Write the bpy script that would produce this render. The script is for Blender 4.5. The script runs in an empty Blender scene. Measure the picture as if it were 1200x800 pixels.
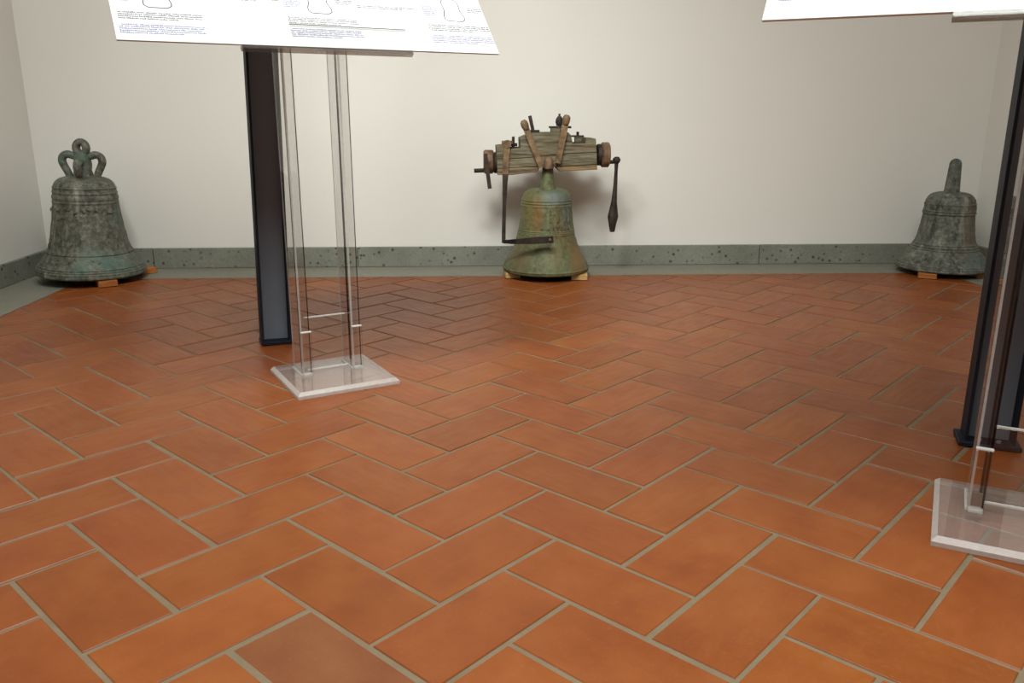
import bpy, bmesh, math, random
from mathutils import Vector, Matrix, noise

sc = bpy.context.scene
C = sc.collection
PI = math.pi
rnd = random.Random(11)

# ------------------------------------------------------------------ camera
H = 0.82536
R_ = Vector((0.998766, -0.049190, 0.001644)); U_ = Vector((0.011655, 0.266324, 0.963813)); F_ = Vector((0.047849, 0.962628, -0.266574))
FPX = 982.566
F_ = F_.normalized(); R_ = (R_ - F_ * R_.dot(F_)).normalized(); U_ = R_.cross(F_)
cam_d = bpy.data.cameras.new('camera'); cam = bpy.data.objects.new('camera', cam_d); C.objects.link(cam)
cam_d.sensor_width = 36.0; cam_d.lens = 36.0 * FPX / 1200.0
cam_d.clip_start = 0.02; cam_d.clip_end = 60
m = Matrix((( R_.x, U_.x, -F_.x, 0), (R_.y, U_.y, -F_.y, 0), (R_.z, U_.z, -F_.z, H), (0, 0, 0, 1)))
cam.matrix_world = m
sc.camera = cam
def to_pix(p):
    v = Vector(p) - Vector((0, 0, H)); d = v.dot(F_)
    if d < 0.05: return None
    return 600 + FPX * v.dot(R_) / d, 400 - FPX * v.dot(U_) / d

# ------------------------------------------------------------------ world, lights, exposure
w = bpy.data.worlds.new('world'); sc.world = w; w.use_nodes = True
w.node_tree.nodes['Background'].inputs[0].default_value = (0.9, 0.95, 1.0, 1)
w.node_tree.nodes['Background'].inputs[1].default_value = 0.3
sc.view_settings.view_transform = 'Standard'; sc.view_settings.look = 'None'
sc.view_settings.gamma = 1.0; sc.view_settings.use_curve_mapping = False
sc.view_settings.exposure = 0.0
sc.cycles.use_denoising = True
sc.cycles.max_bounces = 14; sc.cycles.transmission_bounces = 14; sc.cycles.transparent_max_bounces = 24
sc.cycles.caustics_refractive = True; sc.cycles.sample_clamp_indirect = 6.0
ZC = 3.0      # ceiling height
def area(name, loc, size, power, col, target=None, shape='DISK', spread=PI):
    l = bpy.data.lights.new(name, 'AREA'); l.shape = shape; l.size = size; l.energy = power; l.color = col; l.spread = spread
    o = bpy.data.objects.new(name, l); C.objects.link(o); o.location = loc
    if target is not None:
        o.rotation_euler = (Vector(target) - Vector(loc)).to_track_quat('-Z', 'Y').to_euler()
    return o
WARM = (0.965, 1.0, 0.955)
area('ceiling_panel', (0.2, 0.9, ZC - 0.04), 2.6, 146, WARM, (0.2, 1.0, 0.0))
area('ceiling_spot_a', (-0.25, 2.10, ZC - 0.04), 0.6, 14, WARM, (-0.05, 4.55, -0.15), spread=math.radians(72))
area('ceiling_spot_b', (0.75, 1.20, ZC - 0.04), 0.9, 4, WARM, (0.9, 4.55, 0.1), spread=math.radians(75))
area('ceiling_spot_c', (-1.2, 1.6, ZC - 0.04), 0.6, 21, WARM, (-0.7, 4.55, 0.5), spread=math.radians(95))

# ------------------------------------------------------------------ materials
MATS = {}
class NT:
    def __init__(s, name):
        s.m = bpy.data.materials.new(name); s.m.use_nodes = True; s.t = s.m.node_tree
        s.b = s.t.nodes['Principled BSDF']; s.out = s.t.nodes['Material Output']
        MATS[name] = s.m
    def n(s, kind, **kw):
        nd = s.t.nodes.new(kind)
        for k, v in kw.items():
            if k.startswith('i_'): nd.inputs[k[2:].replace('_', ' ')].default_value = v
            else: setattr(nd, k, v)
        return nd
    def l(s, a, b): s.t.links.new(a, b)
    def coord(s, kind='Object', scale=(1, 1, 1), rand=False):
        tc = s.n('ShaderNodeTexCoord'); mp = s.n('ShaderNodeMapping'); mp.inputs['Scale'].default_value = scale
        s.l(tc.outputs[kind], mp.inputs['Vector'])
        if rand:
            oi = s.n('ShaderNodeObjectInfo'); mu = s.n('ShaderNodeMath', operation='MULTIPLY'); mu.inputs[1].default_value = 37.0
            s.l(oi.outputs['Random'], mu.inputs[0]); s.l(mu.outputs[0], mp.inputs['Location'])
        return mp.outputs[0]
    def noise(s, vec, scale, detail=4, rough=0.55):
        nd = s.n('ShaderNodeTexNoise'); nd.inputs['Scale'].default_value = scale; nd.inputs['Detail'].default_value = detail; nd.inputs['Roughness'].default_value = rough
        s.l(vec, nd.inputs['Vector']); return nd.outputs['Fac']
    def ramp(s, fac, stops):
        nd = s.n('ShaderNodeValToRGB'); cr = nd.color_ramp
        while len(cr.elements) < len(stops): cr.elements.new(0.5)
        for e, (p, c) in zip(cr.elements, stops):
            e.position = p; e.color = (*c, 1) if len(c) == 3 else c
        s.l(fac, nd.inputs[0]); return nd.outputs[0]
    def mix(s, fac, a, b, mode='MIX'):
        nd = s.n('ShaderNodeMix', data_type='RGBA', blend_type=mode)
        for sock, v in ((nd.inputs[0], fac), (nd.inputs[6], a), (nd.inputs[7], b)):
            if hasattr(v, 'is_linked') or hasattr(v, 'links'): s.l(v, sock)
            elif isinstance(v, (int, float)): sock.default_value = v
            else: sock.default_value = (*v, 1)
        return nd.outputs[2]
    def bump(s, h, strength=0.2, dist=0.01):
        nd = s.n('ShaderNodeBump'); nd.inputs['Strength'].default_value = strength; nd.inputs['Distance'].default_value = dist
        s.l(h, nd.inputs['Height']); s.l(nd.outputs[0], s.b.inputs['Normal'])
    def col(s, v):
        if hasattr(v, 'links'): s.l(v, s.b.inputs['Base Color'])
        else: s.b.inputs['Base Color'].default_value = (*v, 1)
    def set(s, rough=None, metal=None, spec=None):
        if rough is not None:
            if hasattr(rough, 'links'): s.l(rough, s.b.inputs['Roughness'])
            else: s.b.inputs['Roughness'].default_value = rough
        if metal is not None: s.b.inputs['Metallic'].default_value = metal
        if spec is not None: s.b.inputs['Specular IOR Level'].default_value = spec
def srgb(r, g, b):
    f = lambda c: (c / 255 / 12.92) if c / 255 <= 0.04045 else ((c / 255 + 0.055) / 1.055) ** 2.4
    return (f(r), f(g), f(b))

def mat_wall():
    t = NT('wall_paint'); v = t.coord(); n = t.noise(v, 1.6, 5); n2 = t.noise(v, 60, 3)
    t.col(t.mix(n, (0.68, 0.66, 0.615), (0.73, 0.71, 0.665))); t.set(0.75, spec=0.25); t.bump(n2, 0.05, 0.004)
def mat_ceiling():
    t = NT('ceiling_paint'); v = t.coord(); n = t.noise(v, 2, 3); t.col(t.mix(n, (0.50, 0.485, 0.45), (0.54, 0.525, 0.49))); t.set(0.9)
def mat_tile():
    t = NT('terracotta'); v = t.coord(rand=True)
    n = t.noise(v, 7, 5, 0.6); nf = t.noise(v, 140, 3); ns = t.noise(t.coord(scale=(3, 14, 3), rand=True), 4, 4)
    base = t.ramp(n, [(0.25, (0.185, 0.042, 0.0075)), (0.5, (0.226, 0.059, 0.0105)), (0.75, (0.258, 0.077, 0.0165))])
    oi = t.n('ShaderNodeObjectInfo')
    tint = t.ramp(oi.outputs['Random'], [(0.0, (0.90, 0.86, 0.86)), (0.35, (1.0, 0.98, 0.95)), (0.7, (1.04, 1.05, 1.04)), (1.0, (0.96, 0.90, 0.92))])
    c = t.mix(1.0, base, tint, 'MULTIPLY')
    c = t.mix(1.0, c, oi.outputs['Color'], 'MULTIPLY')
    sp = t.ramp(nf, [(0.60, (0, 0, 0)), (0.72, (1, 1, 1))])
    mf = t.n('ShaderNodeMath', operation='MULTIPLY'); mf.inputs[1].default_value = 0.16; t.l(sp, mf.inputs[0])
    c = t.mix(mf.outputs[0], c, (0.34, 0.17, 0.09))
    t.col(c); t.set(t.ramp(ns, [(0.3, (0.32,) * 3), (0.7, (0.46,) * 3)]), spec=0.34)
    t.bump(nf, 0.06, 0.003)
def mat_grout():
    t = NT('grout'); v = t.coord(); n = t.noise(v, 18, 5); nf = t.noise(v, 220, 3)
    t.col(t.mix(n, (0.140, 0.104, 0.062), (0.225, 0.172, 0.112))); t.set(0.85, spec=0.2); t.bump(nf, 0.3, 0.003)
def mat_stone(name, a, b, pit=0.6):
    t = NT(name); v = t.coord(rand=True); n = t.noise(v, 5, 6, 0.65); nf = t.noise(v, 120, 3)
    c = t.mix(n, a, b)
    vo = t.n('ShaderNodeTexVoronoi'); vo.inputs['Scale'].default_value = 30; t.l(v, vo.inputs['Vector'])
    nn = t.noise(v, 14, 2)
    pits = t.ramp(vo.outputs['Distance'], [(0.16, (1, 1, 1)), (0.30, (0, 0, 0))])
    pm = t.ramp(nn, [(0.43, (0, 0, 0)), (0.55, (1, 1, 1))])
    pp = t.mix(1.0, pits, pm, 'MULTIPLY')
    mf = t.n('ShaderNodeMath', operation='MULTIPLY'); mf.inputs[1].default_value = pit; t.l(pp, mf.inputs[0])
    c = t.mix(mf.outputs[0], c, (0.035, 0.036, 0.03))
    gr = t.ramp(nf, [(0.35, (0.86,) * 3), (0.65, (1.1,) * 3)])
    c = t.mix(1.0, c, gr, 'MULTIPLY'); t.col(c); t.set(0.7, spec=0.3); t.bump(nf, 0.2, 0.003)
def mat_bronze(name, dark, mid, pale, stain=None, stain_amt=0.0, blue=None, metal=0.35, zs=0.35, spots=(), drip=0.6):
    t = NT(name); v = t.coord(); vs = t.coord(scale=(1, 1, zs))
    n1 = t.noise(vs, 13, 8, 0.7); n2 = t.noise(v, 46, 7, 0.72); n3 = t.noise(vs, 5.2, 4, 0.6); n4 = t.noise(v, 75, 4, 0.6)
    c = t.ramp(n1, [(0.30, dark), (0.50, mid), (0.66, pale)])
    c2 = t.ramp(n2, [(0.36, tuple(x * 0.4 for x in dark)), (0.5, mid), (0.62, pale)])
    c = t.mix(0.6, c, c2)
    ns = t.noise(t.coord(scale=(1, 1, 0.10)), 26, 3, 0.5)
    c = t.mix(t.ramp(ns, [(0.60, (0, 0, 0)), (0.72, (drip,) * 3)]), c, tuple(x * 1.5 for x in pale))
    c = t.mix(t.ramp(ns, [(0.30, (drip,) * 3), (0.40, (0, 0, 0))]), c, dark)
    if blue:
        c = t.mix(t.ramp(t.noise(v, 4.1, 3), [(0.52, (0, 0, 0)), (0.66, (0.75,) * 3)]), c, blue)
    if stain:
        c = t.mix(t.ramp(n3, [(0.52, (0, 0, 0)), (0.64, (stain_amt,) * 3)]), c, stain)
    for (cx, cz, wx, wz, colr, amt) in spots:
        sx = t.n('ShaderNodeSeparateXYZ'); t.l(v, sx.inputs[0])
        def gauss(sock, c, wd):
            q = t.n('ShaderNodeMath', operation='SUBTRACT'); t.l(sock, q.inputs[0]); q.inputs[1].default_value = c
            d = t.n('ShaderNodeMath', operation='DIVIDE'); t.l(q.outputs[0], d.inputs[0]); d.inputs[1].default_value = wd
            p = t.n('ShaderNodeMath', operation='MULTIPLY'); t.l(d.outputs[0], p.inputs[0]); t.l(d.outputs[0], p.inputs[1]); return p.outputs[0]
        ad = t.n('ShaderNodeMath', operation='ADD'); t.l(gauss(sx.outputs[0], cx, wx), ad.inputs[0]); t.l(gauss(sx.outputs[2], cz, wz), ad.inputs[1])
        nz = t.n('ShaderNodeMath', operation='MULTIPLY_ADD'); t.l(n2, nz.inputs[0]); nz.inputs[1].default_value = 2.4; nz.inputs[2].default_value = -1.2
        sm = t.n('ShaderNodeMath', operation='ADD'); t.l(ad.outputs[0], sm.inputs[0]); t.l(nz.outputs[0], sm.inputs[1])
        c = t.mix(t.ramp(sm.outputs[0], [(0.0, (amt,) * 3), (1.0, (0, 0, 0))]), c, colr)
    sp = t.ramp(n4, [(0.66, (0, 0, 0)), (0.74, (0.5,) * 3)])
    c = t.mix(sp, c, tuple(min(1, x * 2.2 + 0.06) for x in pale))
    t.col(c); t.set(t.ramp(n2, [(0.3, (0.42,) * 3), (0.7, (0.72,) * 3)]), metal, 0.4)
    t.bump(n2, 0.7, 0.005)
def mat_wood(name, dark, mid, pale, rust=None, axis='x'):
    t = NT(name); s_ = (1.2, 14, 14) if axis == 'x' else (14, 14, 1.2)
    v = t.coord(scale=s_, rand=True); v2 = t.coord(rand=True)
    n = t.noise(v, 6, 6, 0.65); n2 = t.noise(v2, 12, 4)
    c = t.ramp(n, [(0.32, dark), (0.5, mid), (0.68, pale)])
    if rust: c = t.mix(t.ramp(n2, [(0.52, (0, 0, 0)), (0.68, (0.7,) * 3)]), c, rust)
    t.col(c); t.set(0.8, spec=0.25); t.bump(n, 0.5, 0.004)
def mat_iron(name, a, b, metal=0.4):
    t = NT(name); v = t.coord(rand=True); n = t.noise(v, 22, 6, 0.7); t.col(t.ramp(n, [(0.35, a), (0.65, b)])); t.set(0.68, metal, 0.4); t.bump(n, 0.4, 0.004)
def mat_plain(name, c, rough=0.6, metal=0, spec=0.4):
    t = NT(name); v = t.coord(); n = t.noise(v, 9, 3); t.col(t.mix(n, tuple(x * 0.94 for x in c), tuple(min(1, x * 1.05) for x in c))); t.set(rough, metal, spec)
def mat_acrylic(name, tint, white=0.0, gloss=1.0, rough=0.02):
    # clear cast acrylic sheet: straight transmission with a Fresnel reflection, white adds frosting and painted reflections
    t = NT(name)
    tr = t.n('ShaderNodeBsdfTransparent'); tr.inputs['Color'].default_value = (*tint, 1)
    gl = t.n('ShaderNodeBsdfGlossy'); gl.inputs['Roughness'].default_value = rough
    fr = t.n('ShaderNodeLayerWeight'); fr.inputs['Blend'].default_value = 0.5
    pw = t.n('ShaderNodeMath', operation='POWER'); pw.inputs[1].default_value = 5.0; t.l(fr.outputs['Facing'], pw.inputs[0])
    mu = t.n('ShaderNodeMath', operation='MULTIPLY_ADD'); mu.inputs[1].default_value = 0.9 * gloss; mu.inputs[2].default_value = 0.04 * gloss; t.l(pw.outputs[0], mu.inputs[0])
    m1 = t.n('ShaderNodeMixShader'); t.l(mu.outputs[0], m1.inputs[0]); t.l(tr.outputs[0], m1.inputs[1]); t.l(gl.outputs[0], m1.inputs[2])
    last = m1
    if white:
        v = t.coord(); n = t.noise(v, 90, 3)
        d = t.n('ShaderNodeBsdfDiffuse'); t.l(t.mix(n, (0.55, 0.53, 0.52), (0.8, 0.78, 0.76)), d.inputs['Color'])
        m2 = t.n('ShaderNodeMixShader'); m2.inputs[0].default_value = white
        t.l(m1.outputs[0], m2.inputs[1]); t.l(d.outputs[0], m2.inputs[2]); last = m2
    t.l(last.outputs[0], t.out.inputs['Surface'])

mat_wall(); mat_ceiling(); mat_tile(); mat_grout()
mat_stone('peperino', (0.105, 0.108, 0.084), (0.29, 0.295, 0.245), 0.9)
mat_stone('border_stone', (0.165, 0.162, 0.128), (0.235, 0.225, 0.180), 0.12)
mat_bronze('bronze_grey', (0.022, 0.024, 0.016), (0.088, 0.090, 0.066), (0.220, 0.215, 0.175), blue=(0.080, 0.150, 0.120), metal=0.1, zs=0.3)
mat_bronze('bronze_green', (0.044, 0.044, 0.018), (0.108, 0.116, 0.050), (0.170, 0.180, 0.092), drip=0.25, stain=(0.17, 0.10, 0.035), stain_amt=0.4, metal=0.15, zs=0.35,
           spots=((-0.055, 0.29, 0.040, 0.11, (0.20, 0.092, 0.024), 0.75), (-0.10, 0.32, 0.05, 0.12, (0.17, 0.135, 0.045), 0.6), (0.150, 0.07, 0.05, 0.09, (0.20, 0.11, 0.04), 0.8), (0.03, 0.375, 0.08, 0.045, (0.13, 0.165, 0.165), 0.7), (0.085, 0.30, 0.035, 0.09, (0.105, 0.12, 0.11), 0.6), (-0.14, 0.08, 0.06, 0.08, (0.13, 0.095, 0.045), 0.7)))
mat_bronze('bronze_blue', (0.024, 0.028, 0.022), (0.095, 0.100, 0.080), (0.220, 0.230, 0.185), metal=0.1, stain=(0.15, 0.105, 0.065), stain_amt=0.5, blue=(0.090, 0.150, 0.135), zs=0.3)
mat_wood('old_oak', (0.032, 0.027, 0.016), (0.125, 0.108, 0.068), (0.225, 0.200, 0.135), rust=(0.17, 0.105, 0.05))
mat_wood('old_oak_low', (0.055, 0.040, 0.022), (0.17, 0.125, 0.070), (0.30, 0.225, 0.13), rust=(0.27, 0.16, 0.06))
mat_wood('block_orange', (0.22, 0.070, 0.018), (0.36, 0.125, 0.032), (0.45, 0.18, 0.055))
mat_wood('block_pine', (0.36, 0.22, 0.08), (0.50, 0.33, 0.14), (0.60, 0.42, 0.20), rust=(0.36, 0.17, 0.05))
mat_iron('dark_iron', (0.012, 0.010, 0.009), (0.060, 0.042, 0.032))
mat_iron('rusty_iron', (0.07, 0.042, 0.022), (0.26, 0.165, 0.085), 0.25)
mat_iron('red_iron', (0.060, 0.032, 0.018), (0.235, 0.135, 0.070), 0.2)
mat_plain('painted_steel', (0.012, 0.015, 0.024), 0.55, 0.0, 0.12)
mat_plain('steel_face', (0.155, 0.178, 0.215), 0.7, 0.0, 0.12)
mat_plain('panel_white', (0.60, 0.60, 0.605), 0.55)
mat_plain('panel_edge', (0.62, 0.61, 0.58), 0.6)
mat_plain('ink_blue', (0.12, 0.12, 0.25), 0.7)
mat_plain('ink_grey', (0.07, 0.07, 0.09), 0.7)
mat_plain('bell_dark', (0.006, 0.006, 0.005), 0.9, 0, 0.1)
mat_plain('lamp_metal', (0.7, 0.7, 0.7), 0.4)
mat_acrylic('acrylic', (0.985, 0.985, 0.98))
mat_acrylic('acrylic_base', (0.985, 0.985, 0.98), 0.10, 1.3)
mat_acrylic('acrylic_side', (0.955, 0.945, 0.94))
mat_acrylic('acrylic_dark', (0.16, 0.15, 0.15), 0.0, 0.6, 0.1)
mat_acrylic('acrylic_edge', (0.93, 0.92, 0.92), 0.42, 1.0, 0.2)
mat_acrylic('acrylic_bright', (0.93, 0.92, 0.92), 0.75, 1.0, 0.1)
mat_acrylic('acrylic_tray', (0.55, 0.50, 0.47), 0.05)

# ------------------------------------------------------------------ mesh helpers
class MB:
    """collects vertices and faces of one part"""
    def __init__(s): s.v = []; s.f = []
    def add(s, vs, fs):
        o = len(s.v); s.v += [tuple(p) for p in vs]; s.f += [tuple(i + o for i in f) for f in fs]; return s
    def box(s, x0, x1, y0, y1, z0, z1, mat=None, ch=0.0):
        if ch > 0:
            bm = bmesh.new(); bmesh.ops.create_cube(bm, size=1.0)
            for v in bm.verts: v.co = Vector(((x0 + x1) / 2 + v.co.x * (x1 - x0), (y0 + y1) / 2 + v.co.y * (y1 - y0), (z0 + z1) / 2 + v.co.z * (z1 - z0)))
            bmesh.ops.bevel(bm, geom=bm.edges[:], offset=ch, segments=1, affect='EDGES')
            vs = [v.co.copy() for v in bm.verts]; bm.verts.index_update(); fs = [[v.index for v in f.verts] for f in bm.faces]; bm.free()
        else:
            vs = [Vector(p) for p in ((x0, y0, z0), (x1, y0, z0), (x1, y1, z0), (x0, y1, z0), (x0, y0, z1), (x1, y0, z1), (x1, y1, z1), (x0, y1, z1))]
            fs = [(3, 2, 1, 0), (4, 5, 6, 7), (0, 1, 5, 4), (1, 2, 6, 5), (2, 3, 7, 6), (3, 0, 4, 7)]
        if mat is not None: vs = [mat @ v for v in vs]
        return s.add(vs, fs)
    def tube(s, path, radii, seg=12, flat=None, cap=True):
        """swept tube; flat=(a,b) gives an elliptical section a wide, b deep"""
        path = [Vector(p) for p in path]; n = len(path)
        if not hasattr(radii, '__len__'): radii = [radii] * n
        rings = []; up = None
        for i, p in enumerate(path):
            d = (path[min(i + 1, n - 1)] - path[max(i - 1, 0)]).normalized()
            if up is None:
                up = Vector((0, 1, 0)) if abs(d.y) < 0.9 else Vector((1, 0, 0))
            x = d.cross(up).normalized(); y = x.cross(d).normalized(); up = y
            fx, fy = flat if flat else (1, 1)
            rings.append([p + (x * math.cos(2 * PI * k / seg) * fx + y * math.sin(2 * PI * k / seg) * fy) * radii[i] for k in range(seg)])
        vs = [q for r in rings for q in r]; fs = []
        for i in range(n - 1):
            for k in range(seg):
                a = i * seg + k; b = i * seg + (k + 1) % seg
                fs.append((a, b, b + seg, a + seg))
        if cap:
            fs.append(tuple(range(seg - 1, -1, -1))); fs.append(tuple((n - 1) * seg + k for k in range(seg)))
        return s.add(vs, fs)
    def ribbon(s, path, w, d):
        """rectangular bar swept along a path in the XZ plane: w across in plane, d along Y"""
        path = [Vector(p) for p in path]; n = len(path); vs = []; fs = []
        for i, p in enumerate(path):
            t = (path[min(i + 1, n - 1)] - path[max(i - 1, 0)]).normalized(); nx = Vector((t.z, 0, -t.x)); ww = w[i] if hasattr(w, '__len__') else w
            for a, b in ((-1, -1), (1, -1), (1, 1), (-1, 1)): vs.append(p + nx * ww / 2 * a + Vector((0, d / 2 * b, 0)))
        for i in range(n - 1):
            for k in range(4):
                a = i * 4 + k; b = i * 4 + (k + 1) % 4; fs.append((a, b, b + 4, a + 4))
        fs.append((3, 2, 1, 0)); e = (n - 1) * 4; fs.append((e, e + 1, e + 2, e + 3))
        return s.add(vs, fs)
    def lathe(s, prof, seg=64, fn=None, axis='z', cx=0, cy=0, cz=0, close=False):
        vs = []; fs = []; n = len(prof)
        for i, (r, z) in enumerate(prof):
            for k in range(seg):
                a = 2 * PI * k / seg
                rr = r if fn is None else fn(r, z, a)
                if axis == 'z': vs.append((cx + rr * math.cos(a), cy + rr * math.sin(a), cz + z))
                else: vs.append((cx + z, cy + rr * math.cos(a), cz + rr * math.sin(a)))
        for i in range(n - 1):
            for k in range(seg):
                a = i * seg + k; b = i * seg + (k + 1) % seg
                fs.append((a, b, b + seg, a + seg))
        if close:
            for k in range(seg):
                a = (n - 1) * seg + k; b = (n - 1) * seg + (k + 1) % seg; fs.append((a, b, (k + 1) % seg, k))
        else:
            fs.append(tuple(range(seg - 1, -1, -1))); fs.append(tuple((n - 1) * seg + k for k in range(seg)))
        return s.add(vs, fs)
    def prism_xz(s, poly, y0, y1, ch=0.0):
        """outline in XZ, extruded along Y with chamfered front and back edge"""
        poly = [Vector((p[0], 0, p[1])) for p in poly]; n = len(poly)
        if sum(poly[i].x * poly[(i + 1) % n].z - poly[(i + 1) % n].x * poly[i].z for i in range(n)) < 0: poly.reverse()
        ins = []
        for i in range(n):
            a, b, c = poly[i - 1], poly[i], poly[(i + 1) % n]
            e1 = (b - a).normalized(); e2 = (c - b).normalized(); n1 = Vector((-e1.z, 0, e1.x)); n2 = Vector((-e2.z, 0, e2.x))
            bis = (n1 + n2); k = max(0.5, bis.length_squared / 2); ins.append(b + bis / (2 * k) * ch * 1.0)
        rings = [(ins, y0), (poly, y0 + ch), (poly, y1 - ch), (ins, y1)] if ch > 0 else [(poly, y0), (poly, y1)]
        vs = []; fs = []
        for pl, y in rings: vs += [(p.x, y, p.z) for p in pl]
        for i in range(len(rings) - 1):
            for k in range(n):
                a = i * n + k; b = i * n + (k + 1) % n; fs.append((a, b, b + n, a + n))
        fs.append(tuple(range(n - 1, -1, -1))); e = (len(rings) - 1) * n; fs.append(tuple(e + k for k in range(n)))
        return s.add(vs, fs)
    def mesh(s, name):
        me = bpy.data.meshes.new(name); me.from_pydata(s.v, [], s.f); me.update()
        bm = bmesh.new(); bm.from_mesh(me); bmesh.ops.recalc_face_normals(bm, faces=bm.faces); bm.to_mesh(me); bm.free()
        return me
    def build(s, name, mat, parent=None, smooth=None, loc=None):
        me = s.mesh(name); me.materials.append(MATS[mat])
        if smooth is not None:
            me.shade_smooth(); me.set_sharp_from_angle(angle=math.radians(smooth))
        o = bpy.data.objects.new(name, me); C.objects.link(o)
        if parent is not None: o.parent = parent
        if loc is not None: o.location = loc
        return o
def thing(name, label, cat, loc=(0, 0, 0), rz=0.0, group=None, tilt=None):
    o = bpy.data.objects.new(name, None); C.objects.link(o); o.location = loc; o.rotation_euler = tilt if tilt else (0, 0, rz)
    o.empty_display_size = 0.1
    return tag(o, label, cat, group)
def tag(o, label, cat, group=None):
    o['label'] = label; o['category'] = cat
    if group: o['group'] = group
    return o
def struct(o, label=None):
    o['kind'] = 'structure'
    if label: o['label'] = label
    return o

# ------------------------------------------------------------------ the room
XL, XR, YB, YF = -2.25, 2.80, 4.55, -4.0
TH = 0.12
struct(MB().box(XL - TH, XR + TH, YB, YB + TH, 0, ZC).build('wall_back', 'wall_paint'), 'plain warm white plaster wall behind the three bells')
struct(MB().box(XL - TH, XL, YF, YB, 0, ZC).build('wall_left', 'wall_paint'), 'plain white plaster side wall beside the grey bell')
struct(MB().box(XR, XR + TH, YF, YB, 0, ZC).build('wall_right', 'wall_paint'), 'plain white plaster side wall behind the steel upright')
struct(MB().box(XL - TH, XR + TH, YF - TH, YF, 0, ZC).build('wall_front', 'wall_paint'), 'plain white plaster wall opposite the bells')
struct(MB().box(XL - TH, XR + TH, YF - TH, YB + TH, ZC, ZC + 0.1).build('ceiling', 'ceiling_paint'), 'flat pale plaster ceiling of the room')
floor = struct(MB().box(XL - TH, XR + TH, YF - TH, YB + TH, -0.10, -0.0022).build('floor', 'grout'), 'terracotta tile floor laid in herringbone with grey joints')

# stone border strips along the walls (flush with the tiles)
SB = 0.30
BX0, BX1, BY1 = XL + 0.31, XR - 0.31, YB - SB
struct(MB().box(XL, XR, BY1, YB, -0.02, 0.0006).build('trim_1', 'border_stone'), 'grey stone floor strip along the back wall')
struct(MB().box(XL, BX0, YF, BY1, -0.02, 0.0006).build('trim_2', 'border_stone'), 'grey stone floor strip along the left wall')
struct(MB().box(BX1, XR, YF, BY1, -0.02, 0.0006).build('trim_3', 'border_stone'), 'grey stone floor strip along the right wall')

# baseboards: stone slabs with open joints
def baseboard(name, label, along, a0, a1, fixed, joints):
    hb, tb = 0.108, 0.022
    if along == 'x':
        bk = MB().box(a0, a1, fixed - 0.012, fixed - 0.0005, 0.001, hb - 0.004)
    else:
        sgn = 1 if fixed < 0 else -1
        bk = MB().box(min(fixed + sgn * 0.0005, fixed + sgn * 0.012), max(fixed + sgn * 0.0005, fixed + sgn * 0.012), a0, a1, 0.001, hb - 0.004)
    base = struct(bk.build(name, 'grout'), label)
    cuts = [a0] + joints + [a1]
    for i in range(len(cuts) - 1):
        c0, c1 = cuts[i] + 0.002, cuts[i + 1] - 0.002
        if along == 'x': b = MB().box(c0, c1, fixed - tb - rnd.uniform(0, 0.002), fixed - 0.001, 0.0012, hb, ch=0.002)
        else:
            lo, hi = sorted((fixed + sgn * 0.001, fixed + sgn * (tb + rnd.uniform(0, 0.002)))); b = MB().box(lo, hi, c0, c1, 0.0012, hb, ch=0.002)
        b.build('stone_slab', 'peperino', base)
baseboard('baseboard_back', 'pitted grey stone baseboard along the back wall', 'x', XL, XR, YB, [-1.695, -0.61, 0.485, 1.595, 2.68])
baseboard('baseboard_left', 'pitted grey stone baseboard along the left wall', 'y', YF, YB - 0.025, XL, [-1.5, -0.4, 0.7, 1.8, 2.9, 3.95])
baseboard('baseboard_right', 'pitted grey stone baseboard along the right wall', 'y', YF, YB - 0.025, XR, [-1.5, -0.4, 0.7, 1.8, 2.9, 3.95])

# ------------------------------------------------------------------ herringbone tiles
P_ = 0.158           # pitch of one tile width with its joint
J_ = 0.0098          # joint
O_ = Vector((0.053, 1.840)); s2 = math.sqrt(0.5)
DU = Vector((s2, -s2)); DV = Vector((s2, s2))
def g2w(u, v): return O_ + DU * (u * P_) + DV * (v * P_)
def clip(poly, nrm, c):
    out = []
    for i in range(len(poly)):
        a, b = poly[i], poly[(i + 1) % len(poly)]; da, db = a.dot(nrm) - c, b.dot(nrm) - c
        if da <= 0: out.append(a)
        if (da < 0 < db) or (db < 0 < da): out.append(a + (b - a) * (da / (da - db)))
    return out
def tile_geo(poly, ch=0.0035, h=0.0):
    """chamfered slab from a convex outline (counter clockwise)"""
    n = len(poly); ins = []
    for i in range(n):
        a, b, c = poly[i - 1], poly[i], poly[(i + 1) % n]
        e1 = (b - a).normalized(); e2 = (c - b).normalized(); n1 = Vector((-e1.y, e1.x)); n2 = Vector((-e2.y, e2.x))
        bs = n1 + n2; k = max(0.35, bs.length_squared / 2); ins.append(b + bs / (2 * k) * ch)
    vs = [(p.x, p.y, h) for p in ins] + [(p.x, p.y, h - 0.0017) for p in poly] + [(p.x, p.y, h - 0.012) for p in poly]
    fs = [tuple(range(n))]
    for r in range(2):
        for k in range(n):
            a = r * n + k; b = r * n + (k + 1) % n; fs.append((a, a + n, b + n, b))
    return vs, fs
tiles = []
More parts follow.
